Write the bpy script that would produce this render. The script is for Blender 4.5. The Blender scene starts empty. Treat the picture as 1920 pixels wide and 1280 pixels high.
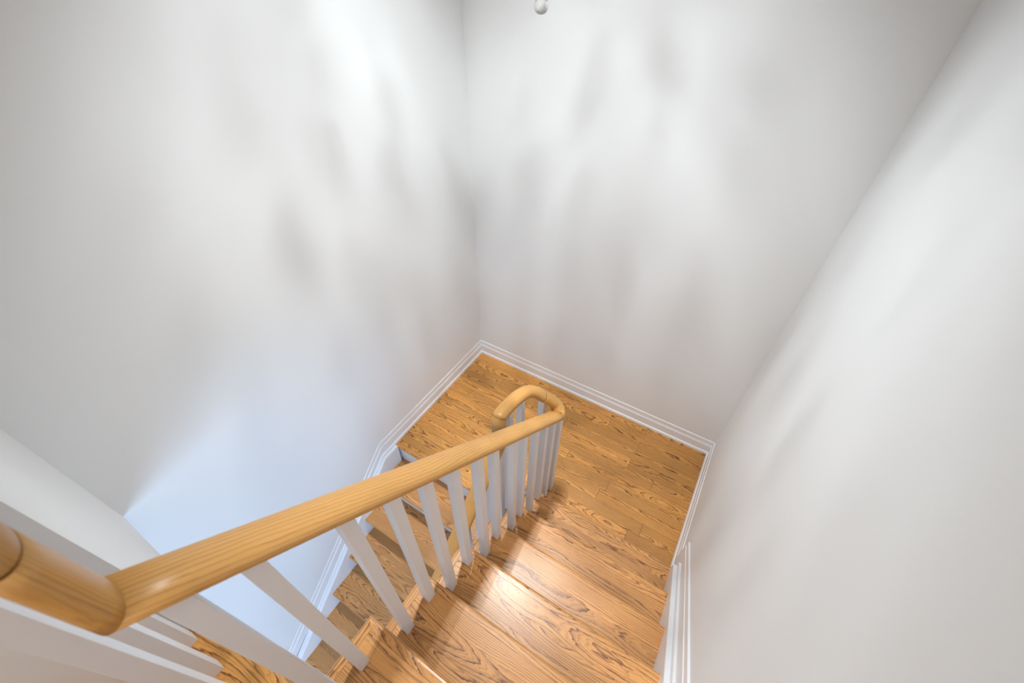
import bpy, bmesh, math, random
from mathutils import Vector, Matrix

random.seed(7)
sc = bpy.context.scene
C = bpy.context.collection
Z0 = 1.52            # height of the half landing above the lower floor; every z below is measured from the landing

# ------------------------------------------------------------------ camera
F_PX = 793.43
cam_d = bpy.data.cameras.new('camera')
cam = bpy.data.objects.new('camera', cam_d)
C.objects.link(cam)
cam_d.sensor_width = 36.0
cam_d.lens = F_PX * 36.0 / 1920.0
cam_d.clip_start = 0.02
_a, _b, _c = 0.5412316, 0.7561784, 0.0124070
_f = Vector((-math.sin(_a) * math.cos(_b), math.cos(_a) * math.cos(_b), -math.sin(_b)))
_r = Vector((math.cos(_a), math.sin(_a), 0))
_u = _r.cross(_f)
_r2 = math.cos(_c) * _r + math.sin(_c) * _u
_u2 = -math.sin(_c) * _r + math.cos(_c) * _u
_m = Matrix((_r2, _u2, -_f)).transposed().to_4x4()
_m.translation = Vector((1.62506, -2.17326, 2.66743 + Z0))
cam.matrix_world = _m
cam_d.dof.use_dof = True
cam_d.dof.focus_distance = 1.9
cam_d.dof.aperture_fstop = 3.2
sc.camera = cam

# ------------------------------------------------------------------ world, lights, exposure
w = bpy.data.worlds.new('world')
sc.world = w
w.use_nodes = True
w.node_tree.nodes['Background'].inputs[0].default_value = (0.62, 0.75, 1.0, 1)
w.node_tree.nodes['Background'].inputs[1].default_value = 1.0
sc.view_settings.view_transform = 'Standard'
sc.view_settings.look = 'None'
sc.view_settings.gamma = 1.0
sc.view_settings.use_curve_mapping = False
sc.view_settings.exposure = 0.06
sc.cycles.use_denoising = True
sc.cycles.sample_clamp_indirect = 4.0
sc.cycles.adaptive_threshold = 0.05
sc.cycles.use_light_tree = False
sc.cycles.max_bounces = 8
sc.cycles.diffuse_bounces = 4
sc.cycles.glossy_bounces = 3
sc.cycles.transmission_bounces = 6
sc.cycles.transparent_max_bounces = 8
sc.cycles.caustics_reflective = False
sc.cycles.caustics_refractive = False


def area(name, loc, rot, sx, sy, power, col):
    l = bpy.data.lights.new(name, 'AREA')
    l.shape = 'RECTANGLE'
    l.size, l.size_y, l.energy, l.color = sx, sy, power, col
    o = bpy.data.objects.new(name, l)
    o.location = (loc[0], loc[1], loc[2] + Z0)
    o.rotation_euler = rot
    C.objects.link(o)
    return o


DAY_POWER, HALL_POWER, SPOT, BULB = 108.0, 18.0, 94.0, 20.0
area('daylight_window', (3.42, -4.1, 0.11), (0, math.radians(90), 0), 1.55, 1.7, DAY_POWER, (0.46, 0.68, 1.0))
area('hall_fill_light', (1.38, -3.3, 3.70), (0, 0, 0), 0.5, 0.5, HALL_POWER, (1.0, 0.965, 0.925))  # unseen fill light added behind the camera to lift the stairwell walls

# ------------------------------------------------------------------ dimensions (metres)
R = 0.19
G = 0.21832
W = 1.98717
DL = 1.13362
DU = 0.98443
TS = 0.0404
H = 3.77
XB = 1.131        # axis of the upper railing
XL = 0.965        # axis of the lower railing
YF = -2.33        # front wall of the stairwell
XE = 0.75         # end of that wall
YR = -5.3
OVER = 0.02
UL = 1.0625       # outer edge of the upper treads
LR = 1.0335       # outer edge of the lower treads


def nose_lo(y):
    return (y + DL) * R / G


def nose_up(y):
    return R - (y + DU) * R / G


# ------------------------------------------------------------------ materials
def new_mat(name):
    m = bpy.data.materials.new(name)
    m.use_nodes = True
    nt = m.node_tree
    return m, nt, nt.nodes['Principled BSDF']


def paint(name, col, rough, bump=0.0, scale=220.0):
    m, nt, b = new_mat(name)
    b.inputs['Base Color'].default_value = (*col, 1)
    b.inputs['Roughness'].default_value = rough
    if bump:
        tc = nt.nodes.new('ShaderNodeTexCoord')
        n = nt.nodes.new('ShaderNodeTexNoise')
        n.inputs['Scale'].default_value = scale
        n.inputs['Detail'].default_value = 3
        bp = nt.nodes.new('ShaderNodeBump')
        bp.inputs['Strength'].default_value = bump
        bp.inputs['Distance'].default_value = 0.002
        nt.links.new(tc.outputs['Object'], n.inputs['Vector'])
        nt.links.new(n.outputs['Fac'], bp.inputs['Height'])
        nt.links.new(bp.outputs['Normal'], b.inputs['Normal'])
    return m


M_WALL = paint('wall_paint', (0.84, 0.85, 0.852), 0.65)
M_CEIL = paint('ceiling_paint', (0.85, 0.85, 0.85), 0.8)
M_TRIM = paint('trim_paint', (0.86, 0.87, 0.89), 0.35)
M_WHITE = paint('baluster_paint', (0.84, 0.84, 0.855), 0.38)
M_DARK = paint('dark_joint', (0.05, 0.022, 0.01), 0.6)


def oak(name, light, mid, dark, rough=0.4, ring=250.0, coat=0.35, contrast=1.0, wander=1.0):
    """Oak: the grain runs along the x of the point attribute 'grain' (metres)."""
    m, nt, b = new_mat(name)
    N, L = nt.nodes.new, nt.links.new
    at = N('ShaderNodeAttribute')
    at.attribute_name = 'grain'
    tone = N('ShaderNodeAttribute')
    tone.attribute_type = 'OBJECT'
    tone.attribute_name = 'tone'

    def math_(op, a, bb=None, v=None):
        n = N('ShaderNodeMath')
        n.operation = op
        L(a, n.inputs[0])
        if bb is not None:
            L(bb, n.inputs[1])
        if v is not None:
            n.inputs[1].default_value = v
        return n.outputs[0]

    def noise(scale, detail=2.0, rough_=0.5, dims=(1, 1, 1)):
        mp = N('ShaderNodeMapping')
        mp.inputs['Scale'].default_value = dims
        L(at.outputs['Vector'], mp.inputs['Vector'])
        n = N('ShaderNodeTexNoise')
        n.inputs['Scale'].default_value = scale
        n.inputs['Detail'].default_value = detail
        n.inputs['Roughness'].default_value = rough_
        L(mp.outputs[0], n.inputs['Vector'])
        return n.outputs['Fac']

    sep = N('ShaderNodeSeparateXYZ')
    L(at.outputs['Vector'], sep.inputs[0])
    # wandering heart of the tree under the board -> cathedral arches
    n1 = math_('MULTIPLY', math_('SUBTRACT', noise(1.0, 1.5, 0.5, (1.6, 0.3, 0.3)), v=0.5), v=0.075 * wander)
    n2 = math_('MULTIPLY', math_('SUBTRACT', noise(1.0, 1.5, 0.5, (1.3, 0.3, 0.3)), v=0.45), v=0.13 * wander)
    wob = math_('MULTIPLY', math_('SUBTRACT', noise(1.0, 3.0, 0.6, (6.0, 45.0, 45.0)), v=0.5), v=0.0055)
    yy = math_('ADD', sep.outputs['Y'], n1)
    zz = math_('ADD', sep.outputs['Z'], n2)
    rad = math_('SQRT', math_('ADD', math_('MULTIPLY', yy, yy), math_('MULTIPLY', zz, zz)))
    rad = math_('ADD', rad, wob)
    ph = math_('FRACT', math_('MULTIPLY', rad, v=ring))
    # sharp late-wood line, soft early wood
    line = math_('POWER', ph, v=6.0)
    ph3 = math_('FRACT', math_('MULTIPLY', rad, v=ring * 2.7))
    late = math_('ADD', math_('MULTIPLY', line, v=0.95), math_('MULTIPLY', math_('POWER', ph3, v=4.0), v=0.42))
    fib = noise(1.0, 4.0, 0.65, (14.0, 620.0, 620.0))
    por = N('ShaderNodeValToRGB')
    por.color_ramp.elements[0].position = 0.30
    por.color_ramp.elements[0].color = (1, 1, 1, 1)
    por.color_ramp.elements[1].position = 0.50
    por.color_ramp.elements[1].color = (0, 0, 0, 1)
    L(fib, por.inputs[0])
    pores = math_('MULTIPLY', por.outputs[0], math_('ADD', math_('MULTIPLY', late, v=0.8), v=0.25))
    big = noise(1.0, 2.0, 0.5, (3.0, 26.0, 26.0))
    mix1 = N('ShaderNodeMix')
    mix1.data_type = 'RGBA'
    mix1.inputs[6].default_value = (*light, 1)
    mix1.inputs[7].default_value = (*mid, 1)
    L(big, mix1.inputs[0])
    mix2 = N('ShaderNodeMix')
    mix2.data_type = 'RGBA'
    mix2.inputs[7].default_value = (*dark, 1)
    L(mix1.outputs[2], mix2.inputs[6])
    f = math_('ADD', math_('MULTIPLY', late, v=0.95 * contrast), math_('MULTIPLY', pores, v=0.75 * contrast))
    fc = N('ShaderNodeClamp')
    L(f, fc.inputs[0])
    L(fc.outputs[0], mix2.inputs[0])
    hsv = N('ShaderNodeHueSaturation')
    hsv.inputs['Hue'].default_value = 0.5
    L(mix2.outputs[2], hsv.inputs['Color'])
    L(tone.outputs['Fac'], hsv.inputs['Value'])
    L(hsv.outputs[0], b.inputs['Base Color'])
    b.inputs['Roughness'].default_value = rough
    b.inputs['Coat Weight'].default_value = coat
    b.inputs['Coat Roughness'].default_value = 0.27
    return m


M_OAK = oak('oak_floor', (0.86, 0.425, 0.110), (0.70, 0.298, 0.056), (0.16, 0.047, 0.006), contrast=1.15, wander=0.5)
M_TREAD = oak('oak_tread', (0.85, 0.425, 0.138), (0.70, 0.306, 0.080), (0.18, 0.056, 0.011), contrast=1.15, wander=0.6)
M_RAIL = oak('oak_rail', (0.73, 0.395, 0.118), (0.64, 0.318, 0.082), (0.34, 0.138, 0.030), rough=0.38, ring=210.0, coat=0.08, contrast=0.75, wander=0.3)


def crystal_mat(name='clear_crystal', glass=0.40):
    m = bpy.data.materials.new(name)
    m.use_nodes = True
    nt = m.node_tree
    nt.nodes.clear()
    o = nt.nodes.new('ShaderNodeOutputMaterial')
    g = nt.nodes.new('ShaderNodeBsdfGlass')
    g.inputs['IOR'].default_value = 1.5
    g.inputs['Roughness'].default_value = 0.0
    t = nt.nodes.new('ShaderNodeBsdfTransparent')
    mx = nt.nodes.new('ShaderNodeMixShader')
    mx.inputs[0].default_value = glass
    nt.links.new(t.outputs[0], mx.inputs[1])
    nt.links.new(g.outputs[0], mx.inputs[2])
    nt.links.new(mx.outputs[0], o.inputs[0])
    return m


M_CRYSTAL = crystal_mat()
M_DROP = crystal_mat('teardrop_glass', 0.9)
M_CHROME, _nt, _b = new_mat('polished_chrome')
_b.inputs['Base Color'].default_value = (0.8, 0.8, 0.82, 1)
_b.inputs['Metallic'].default_value = 1.0
_b.inputs['Roughness'].default_value = 0.15
M_BULB, _nt, _b = new_mat('lit_bulb')
_b.inputs['Base Color'].default_value = (1, 1, 1, 1)
_b.inputs['Emission Color'].default_value = (1.0, 0.955, 0.90, 1)
_b.inputs['Emission Strength'].default_value = BULB
M_BULB.cycles.emission_sampling = 'NONE'
M_PANE = bpy.data.materials.new('window_glass')
M_PANE.use_nodes = True
_n = M_PANE.node_tree
_n.nodes.clear()
_o = _n.nodes.new('ShaderNodeOutputMaterial')
_t = _n.nodes.new('ShaderNodeBsdfTransparent')
_g = _n.nodes.new('ShaderNodeBsdfGlossy')
_g.inputs['Roughness'].default_value = 0.02
_x = _n.nodes.new('ShaderNodeMixShader')
_x.inputs[0].default_value = 0.06
_n.links.new(_t.outputs[0], _x.inputs[1])
_n.links.new(_g.outputs[0], _x.inputs[2])
_n.links.new(_x.outputs[0], _o.inputs[0])


# ------------------------------------------------------------------ helpers
ORIGIN = {}


def finish(o, parent, loc):
    """Place o at world loc (landing heights); children are kept relative to their parent."""
    wl = Vector((loc[0], loc[1], loc[2] + Z0))
    ORIGIN[o.name] = wl
    C.objects.link(o)
    if parent is not None:
        o.parent = parent
        o.location = wl - ORIGIN[parent.name]
    else:
        o.location = wl
    return o


def empty(name, loc, parent=None):
    o = bpy.data.objects.new(name, None)
    o.empty_display_size = 0.05
    return finish(o, parent, loc)


def tag(o, label=None, cat=None, group=None, kind=None):
    if label:
        o['label'] = label
    if cat:
        o['category'] = cat
    if group:
        o['group'] = group
    if kind:
        o['kind'] = kind
    return o


def mesh_obj(name, verts, faces, mat, parent=None, grain=None, smooth=False, tone=None, bevel=0.0, origin=None, bev_seg=2):
    """verts in world coordinates (landing heights)."""
    n = len(verts)
    if origin is None:
        lo = [min(v[i] for v in verts) for i in range(3)]
        hi = [max(v[i] for v in verts) for i in range(3)]
        origin = ((lo[0] + hi[0]) / 2, (lo[1] + hi[1]) / 2, lo[2])
    me = bpy.data.meshes.new(name)
    me.from_pydata([(v[0] - origin[0], v[1] - origin[1], v[2] - origin[2]) for v in verts], [], faces)
    me.validate()
    bm = bmesh.new()
    bm.from_mesh(me)
    lay = None
    if grain is not None:
        lay = bm.verts.layers.float_vector.new('grain')
        for v, gv in zip(bm.verts, grain):
            v[lay] = gv
    bmesh.ops.recalc_face_normals(bm, faces=bm.faces)
    if bevel:
        es = [e for e in bm.edges if len(e.link_faces) == 2 and e.calc_face_angle(0) > 0.6]
        bmesh.ops.bevel(bm, geom=es, offset=bevel, segments=bev_seg, profile=0.6, affect='EDGES', clamp_overlap=True)
    if smooth:
        for f in bm.faces:
            f.smooth = True
    bm.to_mesh(me)
    bm.free()
    me.materials.append(mat)
    o = bpy.data.objects.new(name, me)
    if tone is not None:
        o['tone'] = tone
    return finish(o, parent, origin)


def box_vf(x0, x1, y0, y1, z0, z1):
    v = [(x, y, z) for z in (z0, z1) for y in (y0, y1) for x in (x0, x1)]
    f = [(0, 2, 3, 1), (4, 5, 7, 6), (0, 1, 5, 4), (2, 6, 7, 3), (0, 4, 6, 2), (1, 3, 7, 5)]
    return v, f


def seed_off():
    return (random.uniform(0, 40), random.uniform(-0.06, 0.06), random.uniform(0.035, 0.16))


def grain_xyz(verts, axis, off=None):
    off = off or seed_off()
    if axis == 'x':
        cy = sum(v[1] for v in verts) / len(verts)
        zt = max(v[2] for v in verts)
        return [(v[0] + off[0], v[1] - cy + off[1], v[2] - zt + off[2]) for v in verts]
    cx = sum(v[0] for v in verts) / len(verts)
    zt = max(v[2] for v in verts)
    return [(v[1] + off[0], v[0] - cx + off[1], v[2] - zt + off[2]) for v in verts]


def box(name, x0, x1, y0, y1, z0, z1, mat, parent=None, wood=None, bevel=0.0, tone=None):
    v, f = box_vf(min(x0, x1), max(x0, x1), min(y0, y1), max(y0, y1), z0, z1)
    g = grain_xyz(v, wood) if wood else None
    return mesh_obj(name, v, f, mat, parent, g, tone=tone if tone is not None else (random.uniform(0.9, 1.08) if wood else None), bevel=bevel)


def sweep(name, sections, mat, parent=None, grain=None, tone=None, smooth=False):
    """Join equal rings of points (closed cross-sections) and cap both ends."""
    n = len(sections[0])
    verts = [p for s in sections for p in s]
    faces = []
    for i in range(len(sections) - 1):
        for k in range(n):
            faces.append((i * n + k, i * n + (k + 1) % n, (i + 1) * n + (k + 1) % n, (i + 1) * n + k))
    faces.append(tuple(range(n)))
    faces.append(tuple((len(sections) - 1) * n + k for k in reversed(range(n))))
    o = mesh_obj(name, verts, faces, mat, parent, grain, tone=tone)
    if smooth:
        for p in o.data.polygons:
            p.use_smooth = len(p.vertices) == 4
    return o


# bull-nosed strip: o = distance from the outer edge, h = height relative to the top surface
T = 0.027


def bull(width):
    pts = []
    r = T / 2
    for k in range(9):
        a = math.pi / 2 + math.pi * k / 8
        pts.append((r + r * math.cos(a) * 1.0, -r + r * math.sin(a)))
    pts.append((width, -T))
    pts.append((width, 0.0))
    return pts


NW = 0.032


def nosing_x(name, xs, xe, y, z, out, mitre_s, mitre_e, parent, tone, mat=None):
    """Strip along x whose outer edge is y, facing out (+1 / -1 along y); mitre flags cut the ends at 45 degrees."""
    secs = []
    for x, mt in ((xs, mitre_s), (xe, mitre_e)):
        secs.append([(x + mt * o, y - out * o, z + h) for o, h in bull(NW)])
    v = [p for s in secs for p in s]
    return sweep(name, secs, mat or M_TREAD, parent, grain_xyz(v, 'x'), tone)


def nosing_y(name, ys, ye, x, z, out, mitre_s, mitre_e, parent, tone, mat=None):
    secs = []
    for y, mt in ((ys, mitre_s), (ye, mitre_e)):
        secs.append([(x - out * o, y + mt * o, z + h) for o, h in bull(NW)])
    v = [p for s in secs for p in s]
    return sweep(name, secs, mat or M_TREAD, parent, grain_xyz(v, 'y'), tone)


# ------------------------------------------------------------------ the room shell
def struct(o, label=None):
    return tag(o, label, None, None, 'structure')


TH = 0.10
BZ = -1.52
struct(box('wall_left', -TH, 0, YR, TH, BZ - 0.1, H, M_WALL), 'white painted wall beside the lower stair flight')
struct(box('wall_back', 0, W, 0, TH, BZ - 0.1, H, M_WALL), 'white painted wall behind the half landing')
XH = 3.3             # the lower hall reaches further than the stairwell
wr = struct(empty('wall_right', (W, -2, BZ)), 'white painted wall beside the upper stair flight')
box('wall_panel', W, W + TH, YF - 0.12, TH, BZ - 0.1, H, M_WALL, wr)
box('wall_panel', W, W + TH, YR, YF - 0.12, 1.06, H, M_WALL, wr)
box('wall_panel', W + TH, XH, YF - 0.12, YF, BZ, 1.06, M_WALL, wr)
struct(box('wall_front', 0, XE, YF - 0.12, YF, 1.06, H, M_WALL), 'white wall above the opening at the foot of the stairs')
struct(box('wall_hall', XE - 0.12, XE, YR, YF - 0.12, 1.06, H, M_WALL), 'white hall wall at the top of the stairs')
struct(box('ceiling', -TH, W + TH, YR, TH, H, H + 0.1, M_CEIL), 'white stairwell ceiling')
struct(box('ceiling_lower', 0, XH, YR, YF, 1.06, 1.302, M_CEIL), 'white ceiling of the lower hall')
struct(box('wall_rear', -TH, XH, YR - TH, YR, BZ, H, M_WALL), 'white wall at the far end of the halls')
# side wall of the lower hall with its window
side = struct(empty('wall_side', (XH, -3.8, BZ)), 'white lower hall wall with a window')
WY0, WY1, WZ0, WZ1 = -5.0, -3.2, -0.7, 0.92
for ya, yb_, za, zb in [(YR, YF, WZ1, 1.06), (YR, YF, BZ, WZ0), (YR, WY0, WZ0, WZ1), (WY1, YF, WZ0, WZ1)]:
    box('wall_panel', XH, XH + TH, ya, yb_, za, zb, M_WALL, side)
win = struct(empty('window_1', (XH + 0.05, (WY0 + WY1) / 2, WZ0)), 'white framed window of the lower hall')
for ya, yb_, za, zb in [(WY0, WY0 + 0.05, WZ0, WZ1), (WY1 - 0.05, WY1, WZ0, WZ1), (WY0 + 0.05, WY1 - 0.05, WZ1 - 0.05, WZ1), (WY0 + 0.05, WY1 - 0.05, WZ0, WZ0 + 0.05), (-4.125, -4.075, WZ0 + 0.05, WZ1 - 0.05)]:
    box('window_frame', XH + 0.03, XH + 0.08, ya, yb_, za, zb, M_TRIM, win)
for ya, yb_ in [(WY0 + 0.05, -4.125), (-4.075, WY1 - 0.05)]:
    box('pane', XH + 0.052, XH + 0.056, ya, yb_, WZ0 + 0.05, WZ1 - 0.05, M_PANE, win)

# lower hall floor
fl = struct(empty('floor_lower', (W / 2, -3.4, BZ)), 'oak floor of the lower hall')
y = -2.2
while y > YR + 0.1:
    box('plank', 0, XH, max(y - 0.1245, YR), y, BZ - 0.018, BZ, M_OAK, fl, 'x', 0.0008)
    y -= 0.125
box('subfloor', 0, XH, YR, 0, BZ - 0.1, BZ - 0.02, M_CEIL, fl)

# landing: oak strips running along x
land = struct(empty('floor', (W / 2, -0.5, -0.2)), 'golden oak strip floor of the half landing')
PW = 0.0826
GAP = 0.0006
row = 0
y = -0.004
y_end = -(DL - NW)
while y > y_end + 0.004:
    y1 = max(y - PW, y_end)
    x_hi = W - 0.004 if y1 > -(DU - OVER) - 0.03 else LR - NW
    cuts = [0.004]
    x = 0.004 + [0.62, 1.27, 0.35, 0.98, 1.52, 0.20, 1.12, 0.74, 1.42, 0.50, 0.9, 1.2, 0.3, 0.8][row % 14]
    while x < x_hi - 0.12:
        cuts.append(x)
        x += random.uniform(0.7, 1.3)
    cuts.append(x_hi)
    for a, b_ in zip(cuts[:-1], cuts[1:]):
        box('plank', a + GAP, b_ - GAP, y1 + GAP, y - GAP, -0.018, 0.0, M_OAK, land, 'x', 0.0007, random.uniform(0.80, 1.08))
    y = y1
    row += 1
box('subfloor', 0, W, -(DU - OVER - 0.01), 0, -0.22, -0.019, M_CEIL, land)
box('subfloor', 0, LR - 0.03, -(DL - OVER - 0.02), -(DU - OVER - 0.01), -0.22, -0.019, M_CEIL, land)
nosing_x('landing_nosing', 0.012, LR, -DL, 0.0, -1, 0, -1, land, 1.0, M_OAK)
nosing_y('landing_nosing', -DL, -(DU - OVER), LR, 0.0, 1, 1, 0, land, 0.95, M_OAK)

# upper hall floor
hall = struct(empty('floor_hall', (1.4, -2.6, 1.3)), 'golden oak strip floor at the head of the stairs')
YH = -(DU + 6 * G)
nosing_x('hall_nosing', XE + 0.002, W - TS, YH, 7 * R, 1, 0, 0, hall, 0.74, M_OAK)
y = YH - NW
for i in range(26):
    y1 = y - 0.105
    x0 = XE + 0.001
    cut = x0 + random.uniform(0.3, 0.9)
    for a, b_ in ((x0, cut), (cut, W - 0.002)):
        box('plank', a + GAP, b_ - GAP, max(y1, YR) + GAP, y - GAP, 7 * R - 0.02, 7 * R, M_OAK, hall, 'x', 0.0007, random.uniform(0.70, 0.80))
    y = y1
    if y < YR + 0.05:
        break
box('subfloor', XE, W, YR, YH - 0.025, 1.302, 7 * R - 0.021, M_CEIL, hall)


# ------------------------------------------------------------------ staircases
def staves(st, x0, x1, y0, y1, z, tn):
    """A tread glued up from three oak boards."""
    t = empty('tread', ((x0 + x1) / 2, (y0 + y1) / 2, z - T), st)
    a = y0 + (y1 - y0) * random.uniform(0.26, 0.36)
    b_ = y0 + (y1 - y0) * random.uniform(0.60, 0.72)
    for ya, yb_ in ((y0, a), (a, b_), (b_, y1)):
        v, f = box_vf(x0, x1, ya + 0.0001, yb_ - 0.0001, z - T, z)
        mesh_obj('board', v, f, M_TREAD, t, grain_xyz(v, 'x'), tone=tn * random.uniform(0.92, 1.06), bevel=0.0003)
    return t


def stair_up():
    st = empty('staircase', ((UL + W) / 2, -DU, 0))
    tag(st, 'short oak flight with white risers climbing from the landing beside the plain wall', 'staircase', 'flights of stairs')
    for k in range(1, 7):
        yN, z = -(DU + (k - 1) * G), k * R
        yb = yN - G - OVER * 0.2
        tn = [0.96, 1.0, 1.04, 1.0, 0.95, 0.9][k - 1]
        t = staves(st, UL + NW + 0.0005, W - TS, yb, yN - NW - 0.0005, z, tn)
        nosing_x('nosing', UL, W - TS, yN, z, 1, 1, 0, t, tn * random.uniform(0.97, 1.05))
        nosing_y('return_nosing', yN, yb - 0.012, UL, z, -1, -1, 0, t, tn * random.uniform(0.95, 1.05))
    for k in range(1, 8):
        yr = -(DU + (k - 1) * G) - OVER
        box('riser', UL + 0.02, W - TS, yr - 0.016, yr, (k - 1) * R, k * R - T, M_TRIM, st)
    # open stringer with a saw-tooth top, and the plaster soffit under the flight
    top = []
    for k in range(1, 8):
        yr = -(DU + (k - 1) * G) - OVER - 0.002
        top += [(yr, (k - 1) * R - T), (yr, k * R - T)]
    ye = top[-1][0]
    poly = top + [(ye, 7 * R - 0.42), (top[0][0], -0.22)]
    n = len(poly)
    xs = (UL + 0.02, UL + 0.045)
    v = [(x, p[0], p[1]) for x in xs for p in poly]
    f = [tuple(range(n)), tuple(n + i for i in reversed(range(n)))] + [(i, (i + 1) % n, n + (i + 1) % n, n + i) for i in range(n)]
    mesh_obj('stringer', v, f, M_TRIM, st)
    a, b_ = (-(DU + 0.02), -0.22), (ye, 7 * R - 0.42)
    v = [(x, p[0], p[1] + dz) for x in (UL + 0.045, W - 0.002) for p in (a, b_) for dz in (0, 0.03)]
    f = [(0, 1, 3, 2), (4, 6, 7, 5), (0, 2, 6, 4), (1, 5, 7, 3), (0, 4, 5, 1), (2, 3, 7, 6)]
    mesh_obj('soffit', v, f, M_CEIL, st)
    return st


def stair_down():
    st = empty('staircase', (LR / 2, -DL - 4 * G, BZ))
    tag(st, 'oak flight with white risers dropping from the landing below the long handrail', 'staircase', 'flights of stairs')
    OV = lambda k: 0.02 if k == 0 else 0.036
    for k in range(1, 8):
        yN, z = -(DL + k * G), -k * R
        yb = -(DL + (k - 1) * G) + OV(k - 1)
        tn = [0.86, 0.9, 0.92, 0.88, 0.95, 0.85, 0.9][k - 1]
        t = staves(st, TS, LR - NW - 0.0005, yN + NW + 0.0005, yb, z, tn)
        nosing_x('nosing', TS, LR, yN, z, -1, 0, -1, t, tn * random.uniform(0.97, 1.05))
        nosing_y('return_nosing', yN, yb + 0.012, LR, z, 1, 1, 0, t, tn * random.uniform(0.95, 1.05))
    for k in range(0, 8):
        yr = -(DL + k * G) + OV(k)
        box('riser', TS if k else 0.001, LR - 0.02, yr, yr + 0.016, -(k + 1) * R, -k * R - T, M_TRIM, st)
    top = []
    for k in range(0, 8):
        yr = -(DL + k * G) + OV(k) + 0.002
        top += [(yr, -k * R - T), (yr, -(k + 1) * R - (T if k < 7 else 0))]
    poly = top + [(-(DL + 5.4 * G), BZ), (-(DL - 0.05), -0.5), (-(DL - 0.05), -T)]
    n = len(poly)
    v = [(x, p[0], p[1]) for x in (LR - 0.045, LR - 0.02) for p in poly]
    f = [tuple(range(n)), tuple(n + i for i in reversed(range(n)))] + [(i, (i + 1) % n, n + (i + 1) % n, n + i) for i in range(n)]
    mesh_obj('stringer', v, f, M_TRIM, st)
    return st


stair_up()
stair_down()


# ------------------------------------------------------------------ baseboards and skirts
def run_y(name, prof, path, side, mat, parent):
    """prof: (distance from wall, height); path: (y, base z); side +1 wall at x=0, -1 wall at x=W."""
    secs = []
    for y, z in path:
        secs.append([((d if side > 0 else W - d), y, z + h) for d, h in prof])
    return sweep(name, secs, mat, parent)


P_BOARD = [(0, 0), (0.011, 0), (0.011, 0.086), (0.008, 0.090), (0, 0.090)]
P_CAP = [(0, 0.090), (0.0085, 0.090), (0.0085, 0.094), (0.006, 0.100), (0.0055, 0.128), (0.004, 0.134), (0, 0.134)]
P_SHOE = [(0.011, 0), (0.020, 0), (0.0195, 0.012), (0.017, 0.020), (0.0145, 0.023), (0.011, 0.024)]

yb = -1.240
ye = -2.75
e_l = lambda y: nose_lo(y) + (0.134 - 0.134 - nose_lo(yb)) - 0.018 * (yb - y)
path_l = [(-0.0, 0.0), (yb, 0.0), (ye, e_l(ye))]
bl = struct(empty('baseboard_left', (0, -0.6, 0)), 'white moulded baseboard bending down along the lower flight')
run_y('board', P_BOARD, path_l, 1, M_TRIM, bl)
run_y('cap_moulding', P_CAP, path_l, 1, M_TRIM, bl)
run_y('shoe_moulding', P_SHOE, [(-0.0, 0.0), (-DL - 0.004, 0.0)], 1, M_TRIM, bl)
# thick stair skirt on the left wall, its ledge level with the landing and then sloping
sk = struct(empty('trim_1', (0.02, -1.9, BZ)), 'white stair skirt board along the lower flight')
yk = -1.255
lz = lambda y: -0.004 - (yk - y) * 0.925
ys = -DL + 0.002
for nm, x1, dz0, dz1 in (('skirt_board', TS, -0.42, 0.0), ('skirt_moulding', 0.021, 0.0, 0.024)):
    secs = []
    for y, z in ((ys, -0.004), (yk, -0.004), (-2.78, lz(-2.78))):
        lo = max(z + dz0, BZ) if dz0 < 0 else z
        hi = z + dz1
        hi = max(hi, lo + 0.005)
        secs.append([(0.0 if dz0 < 0 else 0.011, y, lo), (x1, y, lo), (x1, y, hi - 0.003), (x1 - 0.003, y, hi), (0.0 if dz0 < 0 else 0.011, y, hi)])
    sweep(nm, secs, M_TRIM, sk)

bb = struct(empty('baseboard_back', (W / 2, 0, 0)), 'white moulded baseboard along the landing wall')
for nm, prof in (('board', P_BOARD), ('cap_moulding', P_CAP), ('shoe_moulding', P_SHOE)):
    secs = [[((d if s == 0 else W - d), -d, h) for d, h in prof] for s in (0, 1)]
    sweep(nm, secs, M_TRIM, bb)
br = struct(empty('baseboard_right', (W, -0.45, 0)), 'white moulded baseboard ending at the upper flight')
YP = -0.866
run_y('board', P_BOARD, [(0, 0), (YP, 0)], -1, M_TRIM, br)
run_y('cap_moulding', P_CAP, [(0, 0), (YP, 0)], -1, M_TRIM, br)
run_y('shoe_moulding', P_SHOE, [(0, 0), (-(DU - OVER), 0)], -1, M_TRIM, br)
s2 = struct(empty('trim_2', (W, -1.7, 0)), 'white stair skirt board rising beside the upper flight')
ZT = lambda y, h: nose_up(y) + h


def slope_piece(name, x_in, x_out, h0, h1, y0, y1, chamfer=0.003, foot=None):
    secs = []
    for y in (y0, y1):
        lo = ZT(y, h0) if foot is None else max(foot, ZT(y, h0)) if y == y0 else ZT(y, h0)
        hi = ZT(y, h1)
        secs.append([(W - x_in, y, lo), (W - x_out, y, lo), (W - x_out, y, hi - chamfer), (W - x_out + chamfer, y, hi), (W - x_in, y, hi)])
    return sweep(name, secs, M_TRIM, s2)


YT = YH - 0.02
slope_piece('board', 0, 0.011, -0.25, 0.166, YP, YT, 0.003, 0.0)
slope_piece('cap_moulding', 0, 0.0075, 0.166, 0.211, YP, YT, 0.003)
slope_piece('skirt_moulding', 0.011, 0.021, 0.047, 0.085, -(DU + 0.004), YT, 0.003)
slope_piece('skirt_board', 0.011, TS, -0.30, 0.047, -(DU + 0.012), YT, 0.002)


# ------------------------------------------------------------------ railing
RA, RB = 0.0400, 0.0215      # half width and half height of the oval handrail


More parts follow.
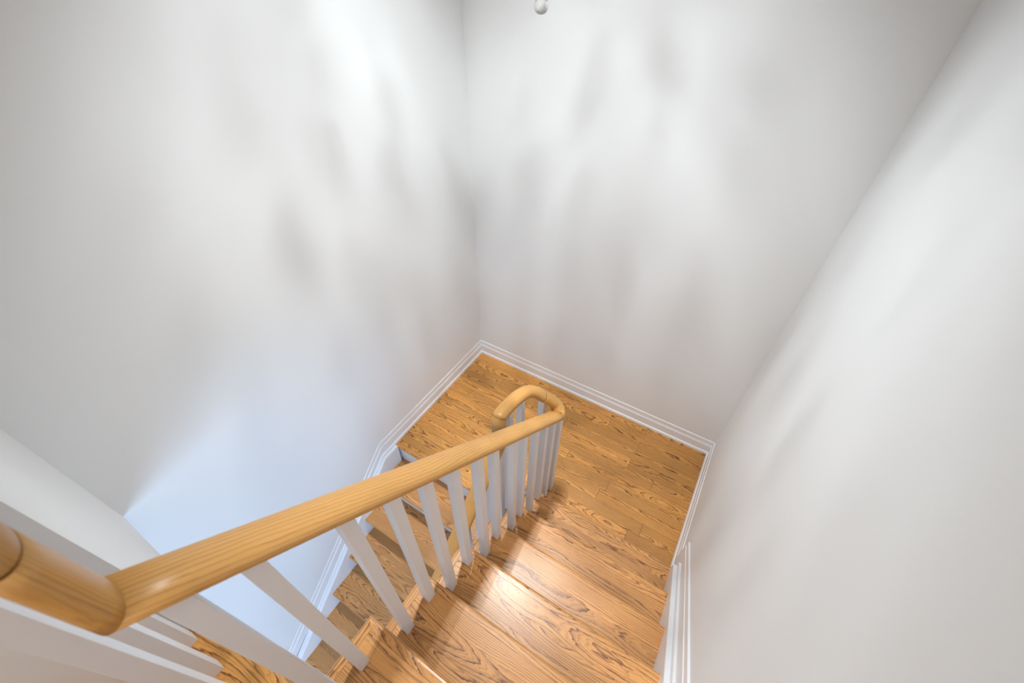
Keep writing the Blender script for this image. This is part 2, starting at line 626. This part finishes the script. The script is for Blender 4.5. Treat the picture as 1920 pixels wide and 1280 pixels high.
def catmull(pts, n=8):
    out = []
    P = [Vector(p) for p in pts]
    P = [P[0] * 2 - P[1]] + P + [P[-1] * 2 - P[-2]]
    for i in range(1, len(P) - 2):
        for k in range(n):
            t = k / n
            a, b_, c, d = P[i - 1], P[i], P[i + 1], P[i + 2]
            out.append(0.5 * ((2 * b_) + (-a + c) * t + (2 * a - 5 * b_ + 4 * c - d) * t * t + (-a + 3 * b_ - 3 * c + d) * t ** 3))
    out.append(P[-2])
    return out


def tube(name, pts, parent, mat=None, n=32, start_n=None, end_n=None, tone=1.0, g0=None, shrink=0.0, half=None):
    """Oval rail, wide side level; start_n/end_n are cutting-plane normals for mitred ends."""
    P = [Vector(p) for p in pts]
    tg = []
    for i in range(len(P)):
        a = P[max(i - 1, 0)]
        b_ = P[min(i + 1, len(P) - 1)]
        tg.append((b_ - a).normalized())
    off = g0 or (random.uniform(0, 30), random.uniform(0.02, 0.05), random.uniform(0.0, 0.04))
    secs, gr, s = [], [], 0.0
    ra, rb = half or (RA, RB)
    ra, rb = ra - shrink, rb - shrink
    last = None
    for i, p in enumerate(P):
        if i:
            s += (p - P[i - 1]).length
        bi = tg[i].cross(Vector((0, 0, 1)))
        h = bi.length
        if last is None:
            bi = bi / h if h > 0.2 else Vector((1, 0, 0))
        else:
            if bi.dot(last) < 0:
                bi = -bi
            bi = (bi / max(h, 1e-6)) * min(1.0, h * h) + last * (1 - min(1.0, h * h))
            bi = (bi - tg[i] * bi.dot(tg[i])).normalized()
        last = bi
        nrm = bi.cross(tg[i])
        cut = start_n if i == 0 else end_n if i == len(P) - 1 else None
        ring = []
        for k in range(n):
            a = 2 * math.pi * k / n
            ca, sa = math.cos(a), math.sin(a)
            q = p + nrm * (rb * math.copysign(abs(ca) ** 0.9, ca)) + bi * (ra * math.copysign(abs(sa) ** 0.9, sa))
            sx = s
            if cut is not None:
                cn = Vector(cut).normalized()
                t = (p - q).dot(cn) / tg[i].dot(cn)
                q = q + tg[i] * t
                sx = s + t
            ring.append(tuple(q))
            gr.append((sx + off[0], ra * sa + off[1], rb * ca + off[2]))
        secs.append(ring)
    return sweep(name, secs, mat or M_RAIL, parent, gr, tone, smooth=True)


def up_axis(y):
    return 1.5167 + 0.8703 * (-1.6475 - y)


def lo_axis(y):
    return 0.767 + 0.8703 * (y + 1.3)


rl = empty('stair_railing', (XB, -1.2, 0))
tag(rl, 'long round oak handrail on slim square white balusters winding round the stairwell', 'railing')
# upper flight
Y_TOP, Y_BOT = -2.298, -0.872
A = Vector((XB, Y_TOP, up_axis(Y_TOP)))
B = Vector((XB, Y_BOT, up_axis(Y_BOT)))
du_ = (A - B).normalized()
mit_top = (du_ + Vector((0, 0, 1))).normalized()
n_st = 24
turn_pts = [tuple(B), (1.126, -0.851, 0.849), (1.098, -0.840, 0.880), (1.068, -0.860, 0.920), (1.042, -0.887, 0.960)]
turn2 = [(1.042, -0.887, 0.960), (1.011, -0.917, 1.000), (0.986, -0.962, 1.032), (0.974, -1.034, 1.055), (0.9675, -1.110, 1.066), (0.965, -1.150, 1.067), (0.965, -1.186, 1.067)]
c1 = catmull(turn_pts)
t1 = (Vector(c1[1]) - Vector(c1[0])).normalized()
mit_bot = ((-du_) + t1).normalized()
tube('handrail', [B.lerp(A, i / n_st) for i in range(n_st + 1)], rl, start_n=-mit_bot, end_n=mit_top, tone=1.05, g0=(3.1, 0.030, 0.018))
# gooseneck rising to the guard rail at the head of the stairs
GZ = 2.246
tube('gooseneck', [A.lerp(Vector((XB, Y_TOP, GZ)), i / 6) for i in range(7)], rl, start_n=mit_top, tone=0.92, g0=(8.0, 0.03, 0.03))
tube('dowel', [(XB, Y_TOP, GZ - 0.01), (XB, Y_TOP, GZ + 0.02)], rl, M_DARK, shrink=0.003)
gp = [(XB, Y_TOP, GZ + 0.004), (XB, Y_TOP, GZ + 0.03), (XB - 0.004, Y_TOP - 0.016, GZ + 0.054), (XB - 0.02, Y_TOP - 0.05, GZ + 0.066), (XB - 0.07, -2.380, GZ + 0.068), (XB - 0.14, -2.382, GZ + 0.068)]
tube('guard_rail', catmull(gp, 5) + [Vector((XE + 0.003, -2.382, GZ + 0.068))], rl, tone=0.75)
# fittings round the turn, drop, and the lower rail
cj = (Vector(turn2[1]) - Vector(turn2[0])).normalized()
tj = (Vector(c1[-1]) - Vector(c1[-2])).normalized()
mj = (cj + tj).normalized()
tube('rail_turn', c1, rl, start_n=mit_bot, end_n=mj, tone=0.93, g0=(12.0, 0.02, 0.01), half=(0.036, 0.028))
YD = -1.186
c2 = catmull(turn2)
mdrop = Vector((0, -1, -1)).normalized()
tube('rail_turn', c2, rl, start_n=mj, end_n=mdrop, tone=0.84, g0=(17.0, 0.035, 0.03), half=(0.036, 0.028))
zt = lo_axis(YD)
dl_ = Vector((0, -G, -R)).normalized()
mlow = (dl_ + Vector((0, 0, -1))).normalized()
tube('rail_drop', [(XL, YD, 1.0665), (XL, YD, 0.98), (XL, YD, zt)], rl, start_n=mdrop, end_n=mlow, tone=0.7, half=(0.036, 0.028))
YL = -2.62
tube('handrail', [Vector((XL, YD, zt)).lerp(Vector((XL, YL, lo_axis(YL))), i / 20) for i in range(21)], rl, start_n=mlow, tone=0.95)

BW = 0.0335


def baluster(x, y, z0, z1):
    h = BW / 2
    v, f = box_vf(x - h, x + h, y - h, y + h, z0, z1)
    return mesh_obj('baluster', v, f, M_WHITE, rl, bevel=0.0012, bev_seg=2)


XBC = XB
for k, y in [(1, -1.027), (1, -1.132), (2, -1.249), (2, -1.334), (3, -1.476), (3, -1.574), (4, -1.694), (4, -1.805), (5, -1.911), (5, -2.024), (6, -2.176), (6, -2.261)]:
    baluster(XBC, y, k * R, up_axis(y) - 0.012)
baluster(XBC, -0.836, 0, 0.845)
baluster(XBC, -0.930, 0, up_axis(-0.930) - 0.012)
baluster(1.045, -0.890, 0, 0.945)
baluster(0.978, -1.003, 0, 1.035)
baluster(XL, -1.098, 0, 1.055)
for k in range(1, 8):
    for j, off in enumerate((-0.018, 0.091)):
        y = -(DL + (k - 1) * G) - 0.045 - off - 0.018
        if y < YL:
            continue
        zz = lo_axis(y) - 0.012 if y < YD else 0.98
        baluster(XL, y, -k * R, zz)
for x in (0.776, 0.889, 1.003):
    baluster(x, -2.382, 7 * R, GZ + 0.055)


# ------------------------------------------------------------------ chandelier (its lowest drop shows at the top of the picture)
CX, CY = 0.895, -0.90
ch = empty('chandelier', (CX, CY, 2.53))
tag(ch, 'raindrop crystal chandelier whose lowest clear glass teardrop hangs into view above the landing', 'chandelier')


def lathe(name, prof, loc, mat, parent, n=16, smooth=True):
    secs = []
    for r, z in prof:
        secs.append([(loc[0] + r * math.cos(2 * math.pi * k / n), loc[1] + r * math.sin(2 * math.pi * k / n), loc[2] + z) for k in range(n)])
    o = sweep(name, secs, mat, parent)
    if smooth:
        for p in o.data.polygons:
            p.use_smooth = True
    return o


drop_prof = [(0.0006, 0.0)] + [(0.0200 * math.sin(a) ** 0.9, 0.0200 - 0.0200 * math.cos(a)) for a in [math.pi * i / 20 for i in range(1, 12)]] + [(0.0160, 0.032), (0.0110, 0.042), (0.0060, 0.051), (0.0022, 0.059), (0.0006, 0.062)]
DX, DY, DZ = 0.922, -0.87, 2.5215
lathe('teardrop', drop_prof, (DX, DY, DZ), M_DROP, ch, 28)
lathe('wire', [(0.0007, 0), (0.0007, H - 0.04 - DZ - 0.061)], (DX, DY, DZ + 0.061), M_CHROME, ch, 6)
lathe('canopy', [(0.001, 0.04), (0.21, 0.04), (0.215, 0.03), (0.215, 0.004), (0.21, 0.0), (0.001, 0.0)], (CX, CY, H - 0.04), M_CHROME, ch, 40, False)
for i in range(5):
    a = 0.3 + 2 * math.pi * i / 5
    x, y = CX + 0.085 * math.cos(a), CY + 0.085 * math.sin(a)
    lathe('lamp_cup', [(0.026, 0.0), (0.028, 0.0), (0.028, 0.052), (0.020, 0.052), (0.020, 0.045), (0.026, 0.004)], (x, y, H - 0.092), M_CHROME, ch, 20)
    lathe('bulb', [(0.001, 0), (0.017, 0.002), (0.019, 0.006), (0.012, 0.02), (0.001, 0.022)], (x, y, H - 0.078), M_BULB, ch, 16)
    l = bpy.data.lights.new('spot_bulb', 'SPOT')
    l.energy = SPOT
    l.color = (0.915, 0.968, 1.0)
    l.shadow_soft_size = 0.015
    l.spot_size = math.radians(103)
    l.spot_blend = 1.0
    o = bpy.data.objects.new('spot_bulb', l)
    finish(o, ch, (x, y, H - 0.094))
bead = None


def bead_at(x, y, z, s):
    global bead
    if bead is None:
        v = [(0, 0, 1.5), (0, 0, -1.3)] + [(math.cos(2 * math.pi * k / 8), math.sin(2 * math.pi * k / 8), h) for h in (0.35, -0.45) for k in range(8)]
        f = []
        for k in range(8):
            q = (k + 1) % 8
            f += [(0, 2 + k, 2 + q), (1, 10 + q, 10 + k), (2 + k, 10 + k, 10 + q, 2 + q)]
        bead = bpy.data.meshes.new('bead')
        bead.from_pydata(v, [], f)
        bead.materials.append(M_CRYSTAL)
    o = bpy.data.objects.new('bead', bead)
    o.scale = (s, s, s)
    o.rotation_euler = (0, 0, random.uniform(0, 3))
    finish(o, ch, (x, y, z))


rng = random.Random(21)
n_st = 30
for j in range(n_st):
    t = j / (n_st - 1)
    a = 2 * math.pi * 2.4 * t
    r = 0.195 - 0.10 * t + rng.uniform(-0.008, 0.008)
    x, y = CX + r * math.cos(a), CY + r * math.sin(a)
    z_lo = 3.40 - 0.78 * t
    lathe('wire', [(0.0006, 0), (0.0006, H - 0.04 - z_lo)], (x, y, z_lo), M_CHROME, ch, 4)
    z = z_lo
    while z < H - 0.12:
        s = rng.uniform(0.013, 0.019)
        bead_at(x, y, z, s)
        z += rng.uniform(0.09, 0.22)
